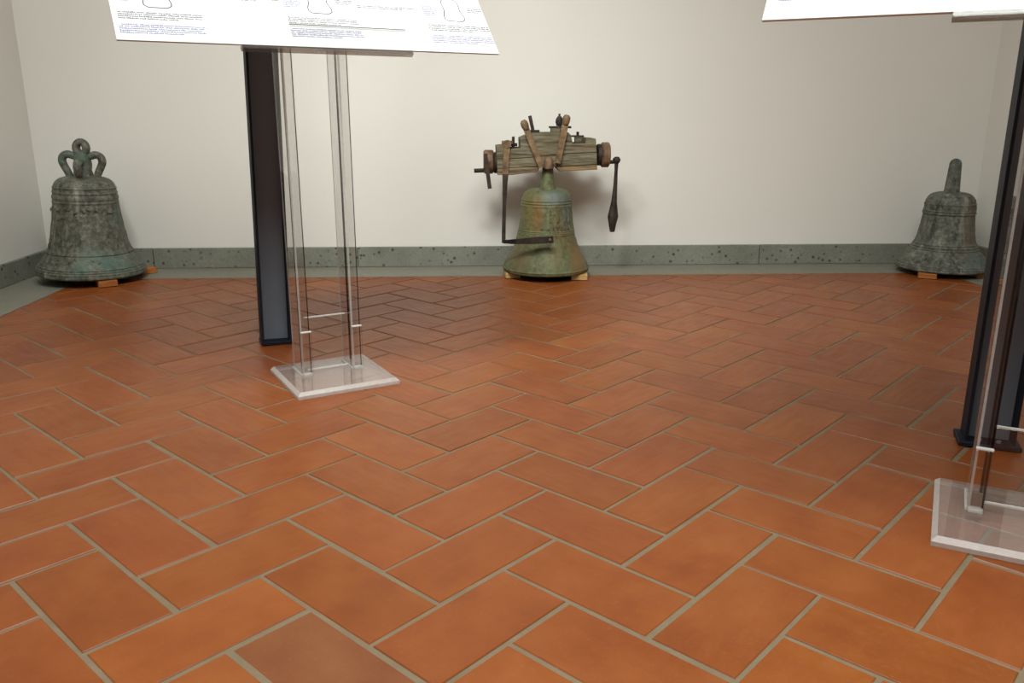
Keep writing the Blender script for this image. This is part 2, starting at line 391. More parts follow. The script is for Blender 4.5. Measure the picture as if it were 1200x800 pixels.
for a in range(-40, 60):
    for mm in range(-24, 24):
        for kind in (0, 1):
            if kind == 0: u0, v0, lu, lv = 1 + a + 2 * mm, -1 - a + 2 * mm, 2, 1
            else: u0, v0, lu, lv = a + 2 * mm, -2 - a + 2 * mm, 1, 2
            c = g2w(u0 + lu / 2, v0 + lv / 2)
            if not (BX0 - 0.2 < c.x < BX1 + 0.2 and YF - 0.2 < c.y < BY1 + 0.2): continue
            g = J_ / 2 / P_
            full = [g2w(u0 + g, v0 + g), g2w(u0 + lu - g, v0 + g), g2w(u0 + lu - g, v0 + lv - g), g2w(u0 + g, v0 + lv - g)]
            cl = full; inside = all(BX0 + 0.004 < p.x < BX1 - 0.004 and YF + 0.004 < p.y < BY1 - 0.004 for p in full)
            if not inside:
                for nr, cc in ((Vector((1, 0)), BX1 - 0.005), (Vector((-1, 0)), -(BX0 + 0.005)), (Vector((0, 1)), BY1 - 0.005), (Vector((0, -1)), -(YF + 0.005))):
                    cl = clip(cl, nr, cc)
                    if len(cl) < 3: break
                if len(cl) < 3: continue
                cl2 = []
                for p in cl:
                    if not cl2 or (p - cl2[-1]).length > 0.004: cl2.append(p)
                if (cl2[0] - cl2[-1]).length < 0.004: cl2.pop()
                cl = cl2
                if len(cl) < 3: continue
            ar = 0.5 * abs(sum(cl[i].x * cl[(i + 1) % len(cl)].y - cl[(i + 1) % len(cl)].x * cl[i].y for i in range(len(cl))))
            if ar < 4e-4: continue
            q = sum(cl, Vector((0, 0))) / len(cl)
            px = [to_pix((p.x, p.y, 0)) for p in cl + [q]]
            seen = any(t is not None and -8 < t[0] < 1208 and -8 < t[1] < 808 for t in px)
            dist = (Vector((q.x, q.y, 0)) - Vector((0, 0, H))).length
            score = ar / dist ** 3 if seen else -dist
            tiles.append((score, seen, kind, c, cl, inside, (u0, v0)))
tiles.sort(key=lambda t: -t[0])
hw_u, hw_v = (2 * P_ - J_) / 2, (P_ - J_) / 2
def rect(lx, ly): return [Vector((-lx, -ly)), Vector((lx, -ly)), Vector((lx, ly)), Vector((-lx, ly))]
tvs, tfs = tile_geo(rect(hw_u, hw_v)); tm = bpy.data.meshes.new('floor_tile'); tm.from_pydata(tvs, [], tfs); tm.update(); tm.materials.append(MATS['terracotta'])
rest = MB(); ntile = 0
for score, seen, kind, c, cl, inside, key in tiles:
    if seen and ntile < 300:
        ntile += 1
        if inside:
            o = bpy.data.objects.new('floor_tile', tm)
            o.location = (c.x + rnd.gauss(0, 0.0008), c.y + rnd.gauss(0, 0.0008), rnd.uniform(-0.0006, 0.0006))
            o.rotation_euler = (rnd.gauss(0, 0.0012), rnd.gauss(0, 0.0012), (-PI / 4 if kind == 0 else PI / 4) + rnd.gauss(0, 0.004) + (PI if rnd.random() < 0.5 else 0))
        else:
            q = sum(cl, Vector((0, 0))) / len(cl)
            vs, fs = tile_geo([p - q for p in cl], 0.002)
            me = bpy.data.meshes.new('floor_tile_cut'); me.from_pydata(vs, [], fs); me.update(); me.materials.append(MATS['terracotta'])
            o = bpy.data.objects.new('floor_tile', me); o.location = (q.x, q.y, 0)
        # worn and freshly fired tiles differ a little in colour; one replaced tile sits low
        g = rnd.gauss(1, 0.035); o.color = (g, g * rnd.gauss(1, 0.03), g * rnd.gauss(1, 0.04), 1)
        if key == (1, -5): o.color = (0.95, 1.25, 2.2, 1); o.location.z -= 0.0018
        C.objects.link(o); o.parent = floor
    else:
        vs, fs = tile_geo(cl, 0.0025); rest.add(vs, fs)
if rest.v:
    ro = rest.build('floor_tile_field', 'terracotta', floor); ro['kind'] = 'stuff'; ro['label'] = 'remaining terracotta herringbone tiles of the floor'

# ------------------------------------------------------------------ bells
def smooth_prof(pts, sub=5):
    """Catmull-Rom through (r, z) points"""
    out = []; n = len(pts)
    for i in range(n - 1):
        p0, p1, p2, p3 = pts[max(i - 1, 0)], pts[i], pts[i + 1], pts[min(i + 2, n - 1)]
        for k in range(sub):
            t = k / sub; o = []
            for j in (0, 1):
                o.append(0.5 * (2 * p1[j] + (p2[j] - p0[j]) * t + (2 * p0[j] - 5 * p1[j] + 4 * p2[j] - p3[j]) * t * t + (3 * p1[j] - p0[j] - 3 * p2[j] + p3[j]) * t ** 3))
            out.append((max(o[0], 0.0005), o[1]))
    out.append(pts[-1]); return out
def radius_at(prof, z):
    for (r0, z0), (r1, z1) in zip(prof, prof[1:]):
        if min(z0, z1) <= z <= max(z0, z1) and z0 != z1: return r0 + (r1 - r0) * (z - z0) / (z1 - z0)
    return prof[-1][0]
def bell_body(parent, pts, mat, bands, seed, seg=112, name='bell_body', lump=0.002):
    """pts: outer profile from lip (z=0) to crown plate; bands: (z, half height, proud)"""
    prof = smooth_prof(pts, 8)
    def proud(z):
        e = 0
        for bz, bh, bp in bands:
            if abs(z - bz) < bh: e = max(e, bp * min(1, 2.2 * (1 - abs(z - bz) / bh)))
        return e
    zmax = pts[-1][1]; dense = []
    for (r0, z0), (r1, z1) in zip(prof, prof[1:]):
        k = max(1, int(math.hypot(r1 - r0, z1 - z0) / 0.0028))
        dense += [(r0 + (r1 - r0) * j / k, z0 + (z1 - z0) * j / k) for j in range(k)]
    dense.append(prof[-1])
    dense = [(r + proud(z) if z < zmax - 0.012 else r, z) for r, z in dense]
    off = Vector((seed * 3.1, seed * 1.7, seed))
    def fn(r, z, a):
        if r < 0.02: return r
        q = Vector((math.cos(a) * 6, math.sin(a) * 6, z * 22)) + off
        e = 0.0018 * noise.noise(q) + 0.0009 * noise.noise(q * 3.3)
        if 0.10 < z < 0.36: e += lump * noise.noise(q * 2.1 + off)
        return r + e
    mb = MB(); mb.lathe(dense, seg, fn)
    mb.f = [f for f in mb.f if len(f) == 4]                       # open mouth, open centre closed below
    n0 = len(dense); top = (n0 - 1) * seg; mb.f.append(tuple(top + k for k in range(seg)))
    body = mb.build(name, mat, parent, smooth=40)
    th = 0.030
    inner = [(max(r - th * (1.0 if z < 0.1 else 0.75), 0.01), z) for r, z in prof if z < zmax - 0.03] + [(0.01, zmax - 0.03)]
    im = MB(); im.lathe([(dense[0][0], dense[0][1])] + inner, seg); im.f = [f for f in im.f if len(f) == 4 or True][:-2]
    im.build('inner_wall', 'bell_dark', parent, smooth=60)  # shade inside the bell put into a near-black wall colour
    return prof, body

def on_bell(prof, ang, z, proud=0.0):
    r = radius_at(prof, z) + proud; return Vector((r * math.sin(ang), -r * math.cos(ang), z))   # ang 0 faces the camera side (-Y)
def relief_strip(parent, prof, pts, rad, mat, name, seg=6):
    path = [on_bell(prof, a, z, rad * 0.25) for a, z in pts]
    return MB().tube(path, rad, seg).build(name, mat, parent, smooth=60)

# profile numbers in metres, lip at z = 0
# --- grey bell in the corner
BL = thing('bronze_bell', 'large grey bronze bell with a crown of one ring and looped arms', 'bell', (-1.893, 4.235, 0.039), 0, 'old bronze bells along the back wall', tilt=(0, math.radians(2.4), 0))
pl = [(0.268, 0.0), (0.277, 0.006), (0.276, 0.018), (0.264, 0.042), (0.243, 0.072), (0.218, 0.102), (0.200, 0.140), (0.187, 0.190), (0.176, 0.250), (0.167, 0.310), (0.160, 0.365), (0.156, 0.405), (0.150, 0.430), (0.134, 0.452), (0.104, 0.466), (0.060, 0.473)]
pl = [(r * 0.905, z) for r, z in pl]
prof_l, body_l = bell_body(BL, pl, 'bronze_grey', [(0.026, 0.004, 0.003), (0.036, 0.004, 0.003), (0.047, 0.004, 0.003), (0.112, 0.005, 0.004), (0.120, 0.003, 0.003), (0.352, 0.004, 0.003), (0.374, 0.011, 0.003), (0.398, 0.004, 0.003), (0.420, 0.004, 0.003)], 1)
# crown: centre post with a drilled eye and four looped arms
cp = MB(); cp.lathe([(0.050, 0.462), (0.044, 0.485), (0.036, 0.51), (0.036, 0.535), (0.040, 0.560), (0.034, 0.580), (0.012, 0.588)], 20).build('crown_post', 'bronze_grey', BL, smooth=50)
ring = []
for k in range(25):
    a = PI * 2 * k / 24; ring.append((0.0235 * math.sin(a), 0, 0.605 + 0.0285 * math.cos(a)))
MB().tube(ring, 0.0175, 12, flat=(1.0, 1.35)).build('crown_ring', 'bronze_grey', BL, smooth=60)
def crown_arm(parent, ang, mat, sz=1.0, z0=0.468):
    pth = [(0.060, 0.0), (0.068, 0.026), (0.082, 0.056), (0.090, 0.080), (0.083, 0.103), (0.062, 0.112), (0.040, 0.106), (0.018, 0.098)]
    pp = smooth_prof(pth, 4); return MB().tube([(r * math.cos(ang), r * math.sin(ang), z0 - 0.006 + z * sz) for r, z in pp], [0.0165 + 0.002 * math.sin(3 * i / len(pp)) for i in range(len(pp))], 12).build('crown_arm', mat, parent, smooth=60)
for a, sz in ((8, 1.0), (98, 0.72), (188, 1.0), (278, 0.72)): crown_arm(BL, math.radians(a), 'bronze_grey', sz)
# reliefs: framed figures, swags and ridges below the inscription band
for pts in ([(-0.62, 0.33), (-0.70, 0.29), (-0.76, 0.25), (-0.80, 0.20)], [(0.12, 0.28), (0.14, 0.22), (0.15, 0.16)], [(-0.85, 0.17), (-0.86, 0.13)]):
    relief_strip(body_l, prof_l, pts, 0.0055, 'bronze_grey', 'relief_ridge')
for k in range(14):                                                # worn garland of cast leaves under the band
    a = -1.25 + 2.5 * k / 13 + rnd.uniform(-0.05, 0.05); z = 0.318 + rnd.uniform(-0.012, 0.012)
    relief_strip(body_l, prof_l, [(a - 0.05, z + rnd.uniform(-0.008, 0.008)), (a, z + rnd.uniform(-0.012, 0.012)), (a + 0.05, z + rnd.uniform(-0.008, 0.008))], rnd.uniform(0.004, 0.007), 'bronze_grey', 'relief_leaf', 6)
relief_strip(body_l, prof_l, [(-0.60, 0.13), (-0.62, 0.20), (-0.58, 0.27), (-0.30, 0.285), (0.0, 0.27), (0.05, 0.20), (0.04, 0.13)], 0.0040, 'bronze_grey', 'relief_frame')
for k in range(26):
    a = -1.5 + 3.0 * k / 25 + rnd.uniform(-0.02, 0.02); z = 0.374
    relief_strip(body_l, prof_l, [(a, z - 0.007), (a + rnd.uniform(-0.02, 0.02), z + 0.008)], 0.0028, 'bronze_grey', 'relief_letter', 5)
for k in range(7):
    a = rnd.uniform(-0.7, 0.6); z = rnd.uniform(0.07, 0.09)
    relief_strip(body_l, prof_l, [(a, z), (a + 0.04, z + 0.012), (a + 0.08, z)], 0.004, 'bronze_grey', 'relief_leaf', 5)

# --- dark bell in the right corner
BR = thing('bronze_bell', 'dark weathered bronze bell topped by a single plain arched loop', 'bell', (2.475, 4.245, 0.028), 0, 'old bronze bells along the back wall', tilt=(0, 0, 0))
pr = [(0.219, 0.0), (0.227, 0.006), (0.225, 0.018), (0.212, 0.042), (0.190, 0.070), (0.166, 0.098), (0.148, 0.132), (0.136, 0.178), (0.128, 0.228), (0.123, 0.275), (0.121, 0.312), (0.118, 0.342), (0.109, 0.366), (0.090, 0.383), (0.062, 0.391), (0.040, 0.394)]
prof_r, body_r = bell_body(BR, pr, 'bronze_blue', [(0.022, 0.004, 0.003), (0.032, 0.004, 0.003), (0.085, 0.004, 0.003), (0.108, 0.004, 0.004), (0.120, 0.004, 0.004), (0.132, 0.003, 0.003), (0.288, 0.006, 0.005), (0.299, 0.003, 0.003), (0.334, 0.004, 0.003)], 2)
loop = smooth_prof([(-0.052, 0.384), (-0.050, 0.425), (-0.046, 0.475), (-0.032, 0.515), (0.0, 0.532), (0.032, 0.515), (0.046, 0.475), (0.050, 0.425), (0.052, 0.384)], 4)
mb = MB(); ang = math.radians(62)
loop = [(x * 1.0, z) for x, z in loop]
mb.tube([(x * math.cos(ang), x * math.sin(ang), z) for x, z in loop], [0.038 - 0.009 * math.sin(PI * i / (len(loop) - 1)) for i in range(len(loop))], 14).build('crown_loop', 'bronze_blue', BR, smooth=60)
MB().lathe([(0.036, 0.388), (0.032, 0.43), (0.026, 0.47), (0.012, 0.49)], 16).build('crown_post', 'bronze_blue', BR, smooth=60)
for a0 in (-0.25, 0.0, 0.3): relief_strip(body_r, prof_r, [(a0, 0.165), (a0 + 0.05, 0.19), (a0 + 0.03, 0.20)], 0.0045, 'bronze_blue', 'relief_leaf', 5)
for k in range(22):
    a = -1.3 + 2.6 * k / 21; relief_strip(body_r, prof_r, [(a, 0.306), (a + rnd.uniform(-0.02, 0.02), 0.324)], 0.0026, 'bronze_blue', 'relief_letter', 5)
for k in range(9):
    a = -1.2 + 2.4 * k / 8; relief_strip(body_r, prof_r, [(a - 0.05, 0.058), (a, 0.070), (a + 0.05, 0.058)], 0.0032, 'bronze_blue', 'relief_leaf', 5)

# --- green bell with its wooden headstock
YM = 4.255
BM = thing('bronze_bell', 'green patinated bronze bell hung from an old iron-strapped wooden headstock', 'bell', (0.385, YM, 0.030), 0, 'old bronze bells along the back wall')
pm = [(0.212, 0.0), (0.220, 0.006), (0.219, 0.020), (0.207, 0.048), (0.186, 0.082), (0.167, 0.122), (0.153, 0.165), (0.142, 0.215), (0.135, 0.265), (0.130, 0.320), (0.127, 0.368), (0.123, 0.398), (0.113, 0.424), (0.092, 0.442), (0.060, 0.451), (0.035, 0.453)]
pm = [(r, z if z < 0.1 else 0.1 + (z - 0.1) * 0.902) for r, z in pm]
prof_m, body_m = bell_body(BM, pm, 'bronze_green', [(0.018, 0.004, 0.003), (0.193, 0.003, 0.002), (0.201, 0.003, 0.002), (0.210, 0.003, 0.002), (0.347, 0.003, 0.0025), (0.359, 0.003, 0.0025), (0.332, 0.002, 0.002)], 3)
# raised lettering on the waist (only partly readable)
fc = bpy.data.curves.new('letters', 'FONT'); fc.body = '+ ARTEAN'; fc.size = 0.030; fc.extrude = 0.003; fc.space_character = 1.25; fc.align_x = 'CENTER'
fo = bpy.data.objects.new('letters_tmp', fc); C.objects.link(fo)
bpy.context.view_layer.update()
me = bpy.data.meshes.new_from_object(fo.evaluated_get(bpy.context.evaluated_depsgraph_get())); bpy.data.objects.remove(fo)
for v in me.vertices:
    a = v.co.x / 0.137 + 0.30; p = on_bell(prof_m, a, 0.216 + v.co.y, v.co.z + 0.001); v.co = p
me.materials.append(MATS['bronze_blue']); lo = bpy.data.objects.new('inscription', me); C.objects.link(lo); lo.parent = body_m
lo['label'] = 'raised dark lettering running around the waist of the green bell'
for a0, w0 in ((0.05, 0.10), (0.32, 0.10), (0.62, 0.12), (0.86, 0.10)):       # small cast figures
    relief_strip(body_m, prof_m, [(a0, 0.258), (a0 + 0.02, 0.28), (a0 - 0.01, 0.30), (a0 + 0.02, 0.318)], 0.0042, 'bronze_green', 'relief_figure', 6)
    relief_strip(body_m, prof_m, [(a0 + w0 * 0.5, 0.26), (a0 + w0 * 0.45, 0.288), (a0 + w0 * 0.6, 0.312)], 0.0036, 'bronze_green', 'relief_figure', 6)
# crown stem that passes up into the headstock
MB().lathe([(0.042, 0.405), (0.038, 0.430), (0.031, 0.470), (0.027, 0.505), (0.0265, 0.520)], 24, cy=-0.045).build('crown_stem', 'bronze_green', BM, smooth=50)
MB().lathe([(0.0262, 0.516), (0.027, 0.535), (0.0255, 0.556), (0.018, 0.571), (0.005, 0.577)], 24, cy=-0.075).build('crown_cap', 'rusty_iron', BM, smooth=50)

# headstock geometry in pixels of the photograph, carried to the plane of its front face
FY = YM - 0.085                   # front face of the timber
def px(x, y, Y=FY):
    d = F_ + R_ * ((x - 600) / FPX) - U_ * ((y - 400) / FPX); p = Vector((0, 0, H)) + d * (Y / d.y)
    return (p.x - 0.385, p.z - 0.030)
def P3(x, y, dy=0.0):
    a = px(x, y, FY + dy); return Vector((a[0], FY + dy - YM, a[1]))
yf, yb = FY - YM, FY - YM + 0.17
def timber(name, pix, y0, y1, mat, ch=0.004):
    return MB().prism_xz([px(*p) for p in pix], y0, y1, ch).build(name, mat, BM)
timber('headstock_beam', [(581.5, 171), (591, 170), (597.5, 174.5), (609.8, 173.6), (609.5, 162), (624, 155.6), (666, 155), (669, 158), (671.5, 168.6), (686, 168.2), (686.6, 161.5), (698.5, 162.5), (699.4, 178.6), (670, 179.8), (640, 182.4), (610, 185.4), (582, 186.3)], yf, yb, 'old_oak')
timber('headstock_beam', [(582, 186.7), (610, 185.8), (640, 182.8), (670, 180.2), (699.5, 179), (699.8, 192.7), (668, 194.3), (650, 195), (646, 189.5), (640, 189.5), (636, 195), (609.9, 195.9), (582.8, 197.3)], yf - 0.001, yb, 'old_oak')
timber('headstock_beam', [(582.8, 197.8), (609.7, 196.4), (633, 195.8), (630, 201.5), (600, 205), (583.2, 205.2)], yf - 0.001, yb, 'old_oak_low')
timber('headstock_beam', [(651.5, 195.6), (668, 194.8), (699.8, 193.2), (700, 198.8), (656, 200.8)], yf - 0.001, yb, 'old_oak_low')
# round end bands and axles
yc = (yf + yb) / 2
def drum(name, x0, x1, ytop, ybot, mat):
    a = px(x0, ytop, YM); b = px(x1, ybot, YM); cz = (a[1] + b[1]) / 2; r = abs(a[1] - b[1]) / 2
    return MB().lathe([(r * 0.86, a[0]), (r, a[0] + 0.006), (r, b[0] - 0.006), (r * 0.86, b[0])], 28, axis='x', cy=yc, cz=cz).build(name, mat, BM, smooth=40)
drum('end_band', 566.5, 578.5, 175.5, 203.5, 'red_iron'); drum('gap_drum', 578, 583, 178, 203, 'dark_iron')  # dark drum stands in for the shaded gap beside each band
drum('end_band', 704.5, 713.5, 166.5, 196, 'red_iron'); drum('gap_drum', 699, 705, 168.5, 194, 'dark_iron')
def rod(name, pts, r, mat, seg=12, parent=BM, flat=None): return MB().tube(pts, r, seg, flat=flat).build(name, mat, parent, smooth=50)
def at(x, y, yl): a = px(x, y, YM + yl); return Vector((a[0], yl, a[1]))
rod('axle', [at(555.5, 200, yc), at(570, 199.5, yc)], 0.0105, 'dark_iron')
rod('axle', [at(712, 190, yc), at(722, 189.5, yc)], 0.0095, 'dark_iron')
# flat iron bar hanging from the left end
MB().ribbon([at(568.8, 180, yf - 0.012), at(570.5, 195, yf - 0.012), at(574, 221, yf - 0.012)], [0.018, 0.020, 0.019], 0.008).build('hanging_bar', 'dark_iron', BM)
# strap with the long crank bar
strap0 = MB().ribbon([at(594.5, 167.5, yf - 0.008), at(593.5, 180, yf - 0.009), at(592.3, 206.5, yf - 0.009)], [0.030, 0.029, 0.028], 0.010); strap0 = strap0.build('strap', 'rusty_iron', BM)
MB().tube([at(594.6, 168.5, yf - 0.016), at(594.6, 168.5, yf + 0.020)], 0.019, 14).build('strap_eye', 'rusty_iron', strap0, smooth=40)
crank = MB().ribbon([at(592.3, 204, yf - 0.016), at(591.8, 215, yf - 0.016), at(591, 240, yf - 0.016), at(590.2, 276, yf - 0.016), at(590.4, 284.5, yf - 0.016)], [0.030, 0.024, 0.018, 0.019, 0.020], 0.012).build('crank_bar', 'dark_iron', BM)
yk = -0.205
foot0 = MB().ribbon([at(589.5, 283.2, yf - 0.018), at(604, 283.0, yk + 0.03), at(622, 282.0, yk), at(648.6, 280.6, yk - 0.01)], [0.026, 0.030, 0.032, 0.034], 0.010).build('crank_foot', 'dark_iron', BM)
MB().tube([at(644.5, 280.6, yk - 0.020), at(644.5, 280.6, yk - 0.008)], 0.006, 10).build('rivet', 'rusty_iron', foot0)
# diagonal straps clamping the crown
def strap(top, bot, w0):
    s_ = MB(); a = at(*top, yf - 0.010); b = at(*bot, yf - 0.018)
    s_.ribbon([a, a.lerp(b, 0.5), b], [w0, w0 * 0.95, w0 * 0.85], 0.014); o = s_.build('strap', 'rusty_iron', BM)
    d = (a - b).normalized()
    MB().tube([a - d * 0.030, a - d * 0.012, a + d * 0.006, a + d * 0.016], [w0 * 0.50, w0 * 0.62, w0 * 0.58, w0 * 0.30], 12).build('strap_eye', 'rusty_iron', o, smooth=50)
strap((614.2, 144.5), (634.5, 196), 0.030); strap((664, 138.5), (653.5, 191), 0.031)
# bolts, nuts and washers on top
def bolt(x, y0, y1, yl, r=0.009):
    rod('bolt', [at(x[0], y0, yl), at(x[1], y1, yl)], r, 'dark_iron', 10)
def plate(x0, x1, y0, y1, yl, d, mat='dark_iron', name='washer_plate'):
    a, b = px(x0, y1, YM + yl), px(x1, y0, YM + yl); MB().box(a[0], b[0], yl - d / 2, yl + d / 2, a[1], b[1], ch=0.0015).build(name, mat, BM)
bolt((620.8, 625.5), 135.5, 157, yf + 0.05, 0.0085); plate(621, 632, 152.2, 155.6, yf + 0.05, 0.05)
bolt((655.6, 656.2), 133.2, 157, yf + 0.06, 0.0055); plate(643.5, 669, 147.8, 150.2, yf + 0.055, 0.05, name='washer_plate'); plate(645.5, 656, 150.2, 155.4, yf + 0.055, 0.06, 'old_oak', 'packing_block')
MB().tube([at(655.6, y, yf + 0.055) for y in (136, 139, 143, 147.5)], [0.008, 0.017, 0.020, 0.014], 12).build('wing_nut', 'dark_iron', BM, smooth=50)
bolt((677, 677), 154.3, 170, yf + 0.06, 0.007); plate(669.5, 684, 158.4, 160.4, yf + 0.06, 0.03); plate(673.5, 681.2, 160.4, 166.6, yf + 0.06, 0.05, 'old_oak', 'packing_block'); plate(671.5, 687, 166.6, 168.8, yf + 0.06, 0.07)
bolt((601.5, 601.5), 160, 175, yf + 0.06, 0.007); plate(596.5, 606, 167.6, 171.2, yf + 0.06, 0.04); plate(597, 610, 172, 174.4, yf + 0.06, 0.07)
plate(588, 601, 164.8, 168.6, yf + 0.05, 0.04, 'rusty_iron', 'strap_hook')
# swinging counter handle on the right axle
MB().tube([at(718.5, 188, yc), at(721, 187.6, yc), at(724.5, 187.8, yc), at(726.5, 188.5, yc)], [0.010, 0.0175, 0.0180, 0.009], 14).build('handle_knob', 'dark_iron', BM, smooth=60)
hp = [(722.6, 187), (722.0, 200), (721, 218), (719.6, 236), (718.6, 249), (718.2, 254), (717.6, 263), (717.4, 271.5)]
MB().tube([at(x, y, yc) for x, y in hp], [0.0110, 0.0085, 0.0105, 0.0145, 0.0240, 0.0275, 0.0190, 0.0125], 8).build('handle_club', 'dark_iron', BM, smooth=30)

# ------------------------------------------------------------------ wooden blocks under the bells
def block(loc, rz, size, mat, label, group):
    o = MB().box(-size[0] / 2, size[0] / 2, -size[1] / 2, size[1] / 2, 0, size[2], ch=0.0025).build('wooden_block', mat)
    o.location = (*loc, 0.0012); o.rotation_euler = (0, 0, rz); return tag(o, label, 'block', group)
block((-1.760, 4.075), 0.55, (0.085, 0.085, 0.0310), 'block_orange', 'orange wooden block under the room side of the ring-crowned grey bell', 'wooden blocks propping the bells')
block((-1.690, 4.395), 0.75, (0.085, 0.075, 0.0285), 'block_orange', 'orange wooden block near the back wall under the ring-crowned grey bell', 'wooden blocks propping the bells')
block((-2.085, 4.350), 0.2, (0.085, 0.075, 0.0440), 'block_orange', 'orange wooden block in the corner behind the ring-crowned grey bell', 'wooden blocks propping the bells')
block((0.208, 4.215), 0.1, (0.075, 0.090, 0.0285), 'block_pine', 'small pale pine block under the crank side of the green bell', 'wooden blocks propping the bells')
block((0.545, 4.145), -0.12, (0.082, 0.075, 0.0285), 'block_pine', 'wide pale pine block under the handle side of the green bell', 'wooden blocks propping the bells')
block((0.385, 4.448), 0.0, (0.085, 0.075, 0.0285), 'block_pine', 'pale pine block behind the green bell by the back wall', 'wooden blocks propping the bells')
block((2.325, 4.105), -0.45, (0.085, 0.080, 0.0265), 'block_orange', 'orange wooden block under the room side of the dark arched-loop bell', 'wooden blocks propping the bells')
block((2.605, 4.120), 0.15, (0.085, 0.080, 0.0265), 'block_orange', 'orange wooden block nearest the side wall under the dark arched-loop bell', 'wooden blocks propping the bells')
block((2.475, 4.440), 0.0, (0.085, 0.075, 0.0265), 'block_orange', 'orange wooden block behind the dark arched-loop bell by the back wall', 'wooden blocks propping the bells')

# ------------------------------------------------------------------ acrylic lecterns and their printed panels
TILT = math.radians(50); ZB = 0.983
def stand(P0, deg, label):
    S = thing('acrylic_lectern', label, 'lectern', (P0[0], P0[1], 0.0012), math.radians(deg), 'clear acrylic lecterns holding information panels')
    b = 0.320; t = 0.020; c = 0.010
    # base plate: slab with the wall's reflection painted in milky white, frosted bevelled rim
    core = MB()
    lo = [(-b / 2, 0), (b / 2, 0), (b / 2, b), (-b / 2, b)]; hi = [(-b / 2 + c, c), (b / 2 - c, c), (b / 2 - c, b - c), (-b / 2 + c, b - c)]
    core.add([(x, y, 0) for x, y in lo] + [(x, y, t - c) for x, y in lo] + [(x, y, t) for x, y in hi],
             [(3, 2, 1, 0), (8, 9, 10, 11)] + [(i, (i + 1) % 4, 4 + (i + 1) % 4, 4 + i) for i in range(4)] + [(4 + i, 4 + (i + 1) % 4, 8 + (i + 1) % 4, 8 + i) for i in range(4)])
    bp = core.build('base_plate', 'acrylic_base', S)
    bp.data.materials.append(MATS['acrylic_edge'])
    for p in bp.data.polygons:
        if abs(p.normal.z) < 0.95: p.material_index = 1
    for x0 in (-0.098, 0.066):
        n0, n1 = 0.160, 0.268
        def ztop(n): return ZB - 0.010 + math.tan(TILT) * n - 0.004
        mb = MB(); x1 = x0 + 0.030
        pr_ = [(n0, t), (n1, t), (n1, ztop(n1) - 0.02), (n0, ztop(n0) - 0.02)]
        vs = [(x0, n, z) for n, z in pr_] + [(x1, n, z) for n, z in pr_]
        mb.add(vs, [(0, 1, 2, 3), (7, 6, 5, 4), (0, 4, 5, 1), (1, 5, 6, 2), (2, 6, 7, 3), (3, 7, 4, 0)])
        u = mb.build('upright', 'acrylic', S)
        bmn = bmesh.new(); bmn.from_mesh(u.data)
        bmesh.ops.bevel(bmn, geom=[e for e in bmn.edges if abs((e.verts[0].co - e.verts[1].co).normalized().z) > 0.9], offset=0.0048, segments=1, affect='EDGES'); bmn.to_mesh(u.data); bmn.free()
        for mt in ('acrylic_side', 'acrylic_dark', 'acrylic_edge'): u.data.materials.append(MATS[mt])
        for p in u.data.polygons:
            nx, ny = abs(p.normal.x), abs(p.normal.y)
            if nx > 0.95: p.material_index = 1                                   # long sides tinted darker, their grey shading painted in
            elif 0.3 < nx < 0.95 and 0.3 < ny < 0.95: p.material_index = 2 if p.normal.x > 0 else 3  # right bevels dark, left pale: painted refraction lines along the edges
        fp = MB().box(x0 - 0.001, x1 + 0.001, n0 - 0.012, n0 - 0.0005, t, t + 0.140, ch=0.0012).build('foot_plate', 'acrylic', S)
        MB().box(x0 - 0.001, x1 + 0.001, n0 - 0.012, n0 - 0.0005, t + 0.1402, t + 0.1430).build('foot_plate_edge', 'acrylic_bright', fp)
        MB().box(x0 + 0.001, x1 - 0.001, n0 - 0.011, n0 + 0.008, t + 0.0002, t + 0.008, ch=0.001).build('glue_bead', 'acrylic_edge', fp)  # pale beads paint the glints of the glue joints
        MB().box(x0 - 0.004, x0, n0, n1, t + 0.0002, t + 0.004).build('glue_bead', 'acrylic_edge', u)
    cpl = MB().box(-0.0675, 0.0655, 0.214, 0.222, t + 0.0004, t + 0.170, ch=0.0012).build('cross_plate', 'acrylic', S)
    MB().box(-0.0675, 0.0655, 0.2145, 0.2215, t + 0.1702, t + 0.1735).build('cross_plate_edge', 'acrylic_bright', cpl)
    MB().box(-0.0675, 0.0655, 0.209, 0.2138, t + 0.0002, t + 0.0045).build('glue_bead', 'acrylic_bright', cpl)  # white bead paints the bright line at the plate's foot
    # bent holder: back sheet, ledge and lip
    up = Vector((0, math.cos(TILT), math.sin(TILT))); nr = Vector((0, -math.sin(TILT), math.cos(TILT)))
    def slab(name, x0, x1, s0, s1, h0, h1, mat, ch=0.001, par=None):
        mtx = Matrix(((1, 0, 0, 0), (0, up.y, nr.y, 0), (0, up.z, nr.z, ZB), (0, 0, 0, 1)))
        return MB().box(x0, x1, s0, s1, h0, h1, mat=mtx, ch=ch).build(name, mat, par or S)
    xa, xb = -0.245, 0.232
    slab('holder_sheet', xa, xb, -0.012, 0.42, -0.0090, -0.0035, 'acrylic')
    slab('holder_ledge', xa, xb, -0.014, -0.002, -0.0090, 0.0050, 'acrylic_tray')  # tray tint carries the dark of the shadowed underside
    lip = slab('holder_lip', xa, xb, -0.014, 0.072, 0.0052, 0.0090, 'acrylic')
    slab('holder_lip_edge', xa + 0.14, xb, 0.0722, 0.0742, 0.0054, 0.0088, 'ink_grey', par=lip)
    return S
def bell_outline(cx, cy, s):
    half = [(0.010, 0.150), (0.012, 0.128), (0.030, 0.122), (0.036, 0.104), (0.034, 0.060), (0.044, 0.028), (0.043, 0.012), (0.030, 0.002)]
    return [(cx - x * s * 0.95, cy + y * s * 0.86) for x, y in half] + [(cx + x * s * 0.95, cy + y * s * 0.86) for x, y in reversed(half)]
